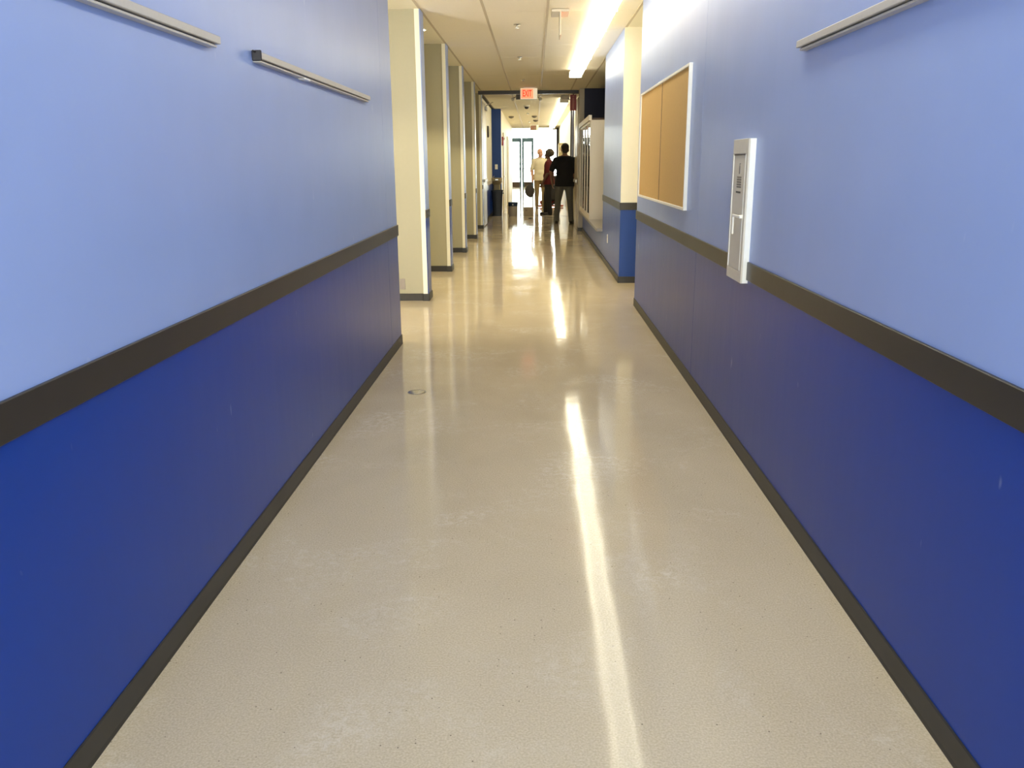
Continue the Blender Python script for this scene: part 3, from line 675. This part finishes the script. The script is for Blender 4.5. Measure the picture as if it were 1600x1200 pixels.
for x in (-2.78, -1.56, -0.06, 1.3, 2.74): box('mullion', (x, x + 0.05, Yg, Yg + 0.12, 0, 4.3), M['white'] , win)
box('transom', (-1.51, -0.06, Yg, Yg + 0.12, 2.86, 2.92), M['white'], win)
for a, b in ((-2.73, -1.56), (-0.01, 1.3), (1.35, 2.74)): box('glass_pane', (a, b, Yg + 0.05, Yg + 0.06, 0.0, 4.3), M['glass'], win)
box('glass_pane', (-1.51, -0.06, Yg + 0.05, Yg + 0.06, 2.92, 4.3), M['glass'], win)
def glass_door(n, a, b, label):
    d = tag(bpy.data.objects.new('door_%d' % n, None), label, 'door', 'glass entrance doors', 'structure'); C.objects.link(d); d.location = (a, Yg, 0)
    st = 0.13
    box('stile', (a, a + st, Yg, Yg + 0.05, 0, 2.82), M['frame'], d); box('stile', (b - st, b, Yg, Yg + 0.05, 0, 2.82), M['frame'], d)
    box('top_rail', (a + st, b - st, Yg, Yg + 0.05, 2.58, 2.82), M['frame'], d); box('bottom_rail', (a + st, b - st, Yg, Yg + 0.05, 0, 0.30), M['brown'], d)
    box('glass_pane', (a + st, b - st, Yg + 0.02, Yg + 0.03, 0.30, 2.58), M['glass'], d)
    box('push_bar', (a + st, b - st, Yg - 0.05, Yg, 1.02, 1.08), M['alu'], d)
glass_door(6, -1.50, -0.80, 'left glass entrance door with blue-grey frame')
glass_door(7, -0.78, -0.08, 'right glass entrance door with blue-grey frame')

# rear end of the corridor behind the camera: glazed doors
bw = struct('wall_back', (-2.9, -0.95, -2.3, -2.2, 0, 3.0), M['cream'], 'end wall behind the camera, left part', 'wall')
struct('wall_back', (0.95, 2.9, -2.3, -2.2, 0, 3.0), M['cream'], 'end wall behind the camera, right part', 'wall')
rw = thing('window_3', 'tall glazing in the end wall behind the camera', 'window', (0, -2.25, 0), 0, None, 'structure')
for x in (-0.95, -0.03, 0.89): box('mullion', (x, x + 0.06, -2.3, -2.2, 0, CZ), M['frame'], rw)
for a, b in ((-0.89, -0.03), (0.03, 0.89)): box('glass_pane', (a, b, -2.255, -2.245, 0, CZ), M['glass'], rw)

# ---------------------------------------------------------------- people
def voxel(o, size, smooth=4):
    m = o.modifiers.new('remesh', 'REMESH'); m.mode = 'VOXEL'; m.voxel_size = size; m.use_smooth_shade = True
    s = o.modifiers.new('smooth', 'SMOOTH'); s.factor = 0.5; s.iterations = smooth
def hand(bm, w, d, side, curl=0.5, inward=(1, 0, 0)):
    """palm, four bent fingers of different lengths and a thumb; w wrist, d direction the hand hangs"""
    d = Vector(d).normalized(); n = Vector(inward).normalized()      # n: palm normal, towards the thigh
    f = d.cross(n).normalized() * side                               # towards the thumb (forward)
    w = Vector(w)
    bm_ell(bm, w + d * 0.045, (0.018, 0.04, 0.05), Matrix((( n.x, f.x, d.x, 0), (n.y, f.y, d.y, 0), (n.z, f.z, d.z, 0), (0, 0, 0, 1))), 14, 10)
    for k, L in enumerate((0.072, 0.080, 0.074, 0.058)):
        off = f * (0.030 - 0.020 * k)
        p0 = w + d * 0.075 + off; p1 = p0 + (d + n * 0.25 * curl) .normalized() * L * 0.45
        p2 = p1 + (d + n * 1.0 * curl).normalized() * L * 0.32; p3 = p2 + (d + n * 2.0 * curl).normalized() * L * 0.25
        bm_capsule(bm, p0, p1, 0.0095, 0.009, 8); bm_capsule(bm, p1, p2, 0.009, 0.0085, 8); bm_capsule(bm, p2, p3, 0.0085, 0.0075, 8)
    t0 = w + d * 0.02 + f * 0.022; t1 = t0 + (d * 0.8 + f * 0.7 + n * 0.3).normalized() * 0.042; t2 = t1 + (d + f * 0.15 + n * 0.4).normalized() * 0.032
    bm_capsule(bm, t0, t1, 0.013, 0.011, 8); bm_capsule(bm, t1, t2, 0.011, 0.009, 8)
def rotz(v, a, c=(0, 0)):
    x, y = v[0] - c[0], v[1] - c[1]
    return Vector((c[0] + x * math.cos(a) - y * math.sin(a), c[1] + x * math.sin(a) + y * math.cos(a), v[2]))
def person(label, loc, rz, H, J, skin, shirt, pants, shoe, hair=None, hair_mat=None, head_turn=0.0, girth=1.0, baggy=1.0, group=None):
    """figure faces -Y at rz = 0; J gives elbow/wrist/knee/ankle per side in units of height"""
    t = thing('person', label, 'person', loc, rz)
    g = girth; V = lambda p: Vector(p) * H
    lean = J.get('lean', Vector((0, 0, 0)))
    HK = 1.10
    HR = lambda p: rotz(Vector((p[0] * HK, p[1] * HK, 0.997 + (p[2] - 0.997) * HK)) * H, head_turn, (0, -0.01 * H)) + Vector(lean)
    hm = Matrix.Rotation(head_turn, 4, 'Z') @ Matrix.Scale(HK, 4)
    neck0, neck1 = V((0, 0.008, 0.822)), HR((0, 0.0, 0.88))
    S_ = {s: V((s * 0.100 * g, 0.005, 0.795)) for s in (-1, 1)}
    Hp = {s: V((s * 0.050, 0, 0.515)) for s in (-1, 1)}
    bm = bmesh.new()
    bm_ell(bm, HR((0, 0.004, 0.948)), (0.0415 * H, 0.052 * H, 0.050 * H), hm)          # skull
    bm_ell(bm, HR((0, -0.018, 0.912)), (0.033 * H, 0.036 * H, 0.040 * H), hm)          # face and jaw
    bm_ell(bm, HR((0, -0.048, 0.884)), (0.016 * H, 0.012 * H, 0.011 * H), hm, 10, 8)   # chin
    bm_capsule(bm, HR((0, -0.050, 0.938)), HR((0, -0.061, 0.914)), 0.0045 * H, 0.0085 * H, 8)  # nose
    bm_ell(bm, HR((0, -0.048, 0.947)), (0.026 * H, 0.008 * H, 0.005 * H), hm, 12, 8)    # brow
    for s in (-1, 1): bm_ell(bm, HR((s * 0.042, 0.006, 0.925)), (0.006 * H, 0.011 * H, 0.018 * H), hm, 10, 8)
    bm_capsule(bm, neck0, neck1, 0.036 * H, 0.031 * H)
    bm_ell(bm, V((0, 0, 0.74)), (0.098 * H * g, 0.060 * H * g, 0.095 * H)); bm_ell(bm, V((0, 0, 0.63)), (0.082 * H * g, 0.058 * H * g, 0.085 * H))
    bm_ell(bm, V((0, 0.004, 0.54)), (0.090 * H, 0.062 * H, 0.065 * H))
    bm_capsule(bm, S_[-1], S_[1], 0.034 * H, 0.034 * H)
    for s in (-1, 1): bm_capsule(bm, neck0 + Vector((0, 0, 0.012 * H)), S_[s] + Vector((0, 0, 0.004 * H)), 0.036 * H, 0.030 * H)
    for s in (-1, 1):
        el, wr = V(J['elbow'][s]), V(J['wrist'][s])
        bm_capsule(bm, S_[s], el, 0.031 * H * g, 0.022 * H * g); bm_capsule(bm, el, wr, 0.023 * H * g, 0.014 * H * g)
        hand(bm, wr, (wr - el) + Vector((0, 0, -0.1)), -s, 0.5, (-s, 0, 0))
        kn, an = V(J['knee'][s]), V(J['ankle'][s])
        bm_capsule(bm, Hp[s], kn, 0.050 * H, 0.031 * H); bm_capsule(bm, kn, an, 0.033 * H, 0.020 * H)
        fd = rotz(Vector((0, -1, 0)), J.get('toe', {-1: -0.2, 1: 0.2})[s])
        bm_capsule(bm, an + Vector((0, 0, -0.015 * H)), Vector((an.x, an.y, 0.034)) + fd * 0.07 * H, 0.021 * H, 0.016 * H)
    b = finish('body', bm, skin, t, world=False); voxel(b, 0.0065, 3)
    # shirt
    bm = bmesh.new(); q = 1.10
    bm_ell(bm, V((0, 0, 0.745)), (0.100 * H * g, 0.068 * H * g, 0.092 * H))
    bm_lathe(bm, [(0.112 * H * g, 0.470 * H), (0.112 * H * g, 0.53 * H), (0.098 * H * g, 0.60 * H), (0.096 * H * g, 0.70 * H), (0.085 * H * g, 0.79 * H)], 28, 0, 0.004 * H, 1, 0.76)
    bm_ell(bm, V((0, -0.012, 0.60)), (0.088 * H * g, 0.072 * H * g, 0.08 * H))
    bm_capsule(bm, S_[-1], S_[1], 0.038 * H, 0.038 * H)
    for s in (-1, 1): bm_capsule(bm, neck0 + Vector((0, 0, 0.004 * H)), S_[s] + Vector((0, 0, 0.004 * H)), 0.040 * H, 0.034 * H)
    bm_capsule(bm, V((0, 0.008, 0.80)), V((0, 0.006, 0.828)), 0.050 * H, 0.041 * H)
    for s in (-1, 1):
        el = V(J['elbow'][s]); e = S_[s].lerp(el, 0.80)
        bm_capsule(bm, S_[s], e, 0.037 * H * g, 0.034 * H * g, flat=1.0)
    sh = finish('shirt', bm, shirt, t, world=False); voxel(sh, 0.011, 5)
    # trousers
    bm = bmesh.new()
    bm_ell(bm, V((0, 0.004, 0.525)), (0.092 * H * g, 0.070 * H * g, 0.06 * H))
    bm_ell(bm, V((0, 0.004, 0.485)), (0.055 * H, 0.055 * H, 0.045 * H))
    for s in (-1, 1):
        kn, an = V(J['knee'][s]), V(J['ankle'][s])
        hem = an + Vector((0, 0, -0.012 * H))
        bm_ell(bm, V((s * 0.045, 0.03, 0.50)), (0.046 * H, 0.05 * H, 0.05 * H))
        bm_capsule(bm, Hp[s], kn, 0.056 * H * g, 0.039 * H * baggy); bm_capsule(bm, kn, hem, 0.039 * H * baggy, 0.031 * H * baggy)
    tr = finish('trousers', bm, pants, t, world=False); voxel(tr, 0.010, 4)
    for s in (-1, 1):
        an = V(J['ankle'][s]); ta = J.get('toe', {-1: -0.2, 1: 0.2})[s]; fd = rotz(Vector((0, -1, 0)), ta)
        bm = bmesh.new(); base = Vector((an.x, an.y, an.z - 0.039 * H))
        bm_ell(bm, base + Vector((0, 0, 0.028 * H)), (0.026 * H, 0.034 * H, 0.036 * H))
        bm_capsule(bm, base + Vector((0, 0, 0.020 * H)) - fd * 0.012 * H, base + Vector((0, 0, 0.015 * H)) + fd * 0.088 * H, 0.024 * H, 0.022 * H)
        bmesh.ops.bisect_plane(bm, geom=bm.verts[:] + bm.edges[:] + bm.faces[:], plane_co=(0, 0, base.z), plane_no=(0, 0, 1), clear_inner=True)
        so = finish('shoe', bm, shoe, t, world=False, smooth=True)
        bm = bmesh.new(); bm_ell(bm, base + fd * 0.04 * H + Vector((0, 0, 0.007)), (0.028 * H, 0.072 * H, 0.007), Matrix.Rotation(ta, 4, 'Z'), 16, 8)
        finish('sole', bm, M['dark'], so, world=False)
    for s in (-1, 1):
        bm = bmesh.new(); bm_ell(bm, HR((s * 0.0165, -0.0475, 0.935)), (0.0062 * H, 0.004 * H, 0.0036 * H), hm, 10, 8); e = finish('eye', bm, M['eyew'], t, world=False, smooth=True)
        bm = bmesh.new(); bm_ell(bm, HR((s * 0.0165, -0.0510, 0.935)), (0.0026 * H, 0.0015 * H, 0.0026 * H), hm, 8, 6); finish('iris', bm, M['dark'], e, world=False)
    bm = bmesh.new(); bm_ell(bm, HR((0, -0.0545, 0.898)), (0.013 * H, 0.003 * H, 0.0032 * H), hm, 10, 6); finish('mouth', bm, M['redpale'], t, world=False, smooth=True)
    if hair:
        bm = bmesh.new()
        if hair == 'curly':
            bm_ell(bm, HR((0, 0.014, 0.952)), (0.054 * H, 0.060 * H, 0.056 * H), hm)
            rnd = random.Random(3)
            for k in range(150):
                a, z = rnd.uniform(0, 2 * PI), rnd.uniform(-0.55, 1); r = math.sqrt(max(0, 1 - z * z))
                p = Vector((0.054 * r * math.cos(a), 0.014 + 0.060 * r * math.sin(a), 0.952 + 0.056 * z))
                if p.y < -0.030 and p.z < 0.965: continue
                bm_ell(bm, HR(p), [0.010 * H] * 3, None, 8, 6)
            hr_ = finish('hair', bm, hair_mat, t, world=False); voxel(hr_, 0.007, 1)
        else:
            bm_ell(bm, HR((0, 0.010, 0.958)), (0.0455 * H, 0.054 * H, 0.048 * H), hm); bm_ell(bm, HR((0, 0.030, 0.925)), (0.038 * H, 0.030 * H, 0.036 * H), hm)
            hr_ = finish('hair', bm, hair_mat, t, world=False); voxel(hr_, 0.007, 1)
    return t
stand = {'elbow': {-1: (-0.150, 0.010, 0.635), 1: (0.150, 0.010, 0.635)}, 'wrist': {-1: (-0.160, -0.020, 0.49), 1: (0.160, -0.020, 0.49)},
         'knee': {-1: (-0.058, -0.008, 0.285), 1: (0.058, -0.008, 0.285)}, 'ankle': {-1: (-0.062, 0.0, 0.039), 1: (0.062, 0.0, 0.039)}}
import copy as _c
pa = _c.deepcopy(stand); pa['wrist'][-1] = (-0.150, -0.05, 0.495)
person('bald man in a cream t-shirt and khaki trousers facing the camera', (0.16, 26.8, 0), 0.25, 1.81, pa, M['skinA'], M['shirtA'], M['pantsA'], M['shoetan'], head_turn=0.45, girth=1.08)
pb = _c.deepcopy(stand)
pb['ankle'][-1] = (-0.05, -0.06, 0.039); pb['knee'][-1] = (-0.055, -0.05, 0.285); pb['ankle'][1] = (0.06, 0.04, 0.039); pb['knee'][1] = (0.058, 0.01, 0.285)
pb['elbow'][1] = (0.140, 0.02, 0.64); pb['wrist'][1] = (0.145, -0.06, 0.50); pb['wrist'][-1] = (-0.14, -0.08, 0.50)
person('person in a dark red shirt and black trousers with bushy hair seen from the side', (0.37, 23.4, 0), -1.85, 1.72, pb, M['skinB'], M['shirtB'], M['pantsB'], M['shoe'], 'curly', M['hairB'], girth=1.05, baggy=1.25)
pc = _c.deepcopy(stand)
pc['ankle'][1] = (0.105, -0.02, 0.039); pc['knee'][1] = (0.085, -0.03, 0.285); pc['ankle'][-1] = (-0.085, -0.12, 0.039); pc['knee'][-1] = (-0.072, -0.05, 0.285)
pc['elbow'][-1] = (-0.125, -0.01, 0.63); pc['wrist'][-1] = (-0.115, -0.07, 0.50); pc['elbow'][1] = (0.172, 0.015, 0.655); pc['wrist'][1] = (0.160, -0.05, 0.515)
person('man in a black t-shirt and grey jeans seen from behind in the doorway', (0.68, 19.9, 0), PI - 0.08, 1.80, pc, M['skinC'], M['shirtC'], M['pantsC'], M['shoe'], 'short', M['hairC'], girth=1.12, baggy=1.08, head_turn=0.2)

# bag in the bald man's hand
t = thing('carry_bag', 'dark grey bag hanging from the hand of the bald man', 'bag', (-0.165, 26.62, 0.34))
bm = bmesh.new(); bm_ell(bm, (0, 0, 0.20), (0.15, 0.10, 0.19)); bm_ell(bm, (0.02, 0, 0.10), (0.11, 0.09, 0.10)); bm_capsule(bm, (0, 0, 0.3), (0.02, 0.02, 0.40), 0.06, 0.02)
o = finish('bag_body', bm, M['bag'], t, world=False); voxel(o, 0.012, 3)
bm = bmesh.new(); pts = [Vector((0.02 + 0.035 * math.cos(a), 0.02, 0.40 + 0.06 * math.sin(a))) for a in [PI * k / 8 for k in range(9)]]
for a, b in zip(pts, pts[1:]): bm_capsule(bm, a, b, 0.007, 0.007, 8)
finish('bag_handle', bm, M['bag'], t, world=False, smooth=True)

# floor machine behind the people
t = thing('floor_scrubber', 'charcoal walk-behind floor scrubber with red deck behind the standing people', 'floor scrubber', (0.50, 28.0, 0), 0.0)
bm = bmesh.new(); bm_box(bm, -0.27, 0.27, -0.35, 0.45, 0.18, 0.72); finish('tank', bm, M['machine'], t, world=False, bevel=0.06, seg=3, smooth=True)
bm = bmesh.new(); bm_box(bm, -0.23, 0.23, -0.30, 0.10, 0.72, 0.98); finish('rear_tank', bm, M['machine'], t, world=False, bevel=0.05, seg=3, smooth=True)
bm = bmesh.new(); bm_box(bm, -0.34, 0.34, -0.15, 0.50, 0.06, 0.18); finish('brush_deck', bm, M['red'], t, world=False, bevel=0.03, seg=2, smooth=True)
bm = bmesh.new()
for a, b in (((-0.2, -0.3, 0.9), (-0.2, -0.52, 1.05)), ((0.2, -0.3, 0.9), (0.2, -0.52, 1.05)), ((-0.2, -0.52, 1.05), (0.2, -0.52, 1.05))): bm_capsule(bm, a, b, 0.016, 0.016, 10)
finish('push_handle', bm, M['dark'], t, world=False, smooth=True)
for sx in (-0.26, 0.26):
    bm = bmesh.new(); bm_lathe(bm, [(0.11, -0.03), (0.125, -0.02), (0.125, 0.02), (0.11, 0.03)], 24)
    bmesh.ops.rotate(bm, verts=bm.verts, matrix=Matrix.Rotation(PI / 2, 3, 'Y')); bmesh.ops.translate(bm, verts=bm.verts, vec=(sx, -0.22, 0.125)); finish('wheel', bm, M['dark'], t, world=False, smooth=True)
bm = bmesh.new(); bm_capsule(bm, (-0.38, -0.46, 0.04), (0.38, -0.46, 0.04), 0.035, 0.035, 10); finish('squeegee', bm, M['redpale'], t, world=False, smooth=True)
bm = bmesh.new()
pts = [Vector((0.22, -0.32, 0.7)), Vector((0.3, -0.44, 0.5)), Vector((0.25, -0.5, 0.25)), Vector((0.05, -0.48, 0.08))]
for a, b in zip(pts, pts[1:]): bm_capsule(bm, a, b, 0.024, 0.024, 10)
finish('suction_hose', bm, M['dark'], t, world=False, smooth=True)
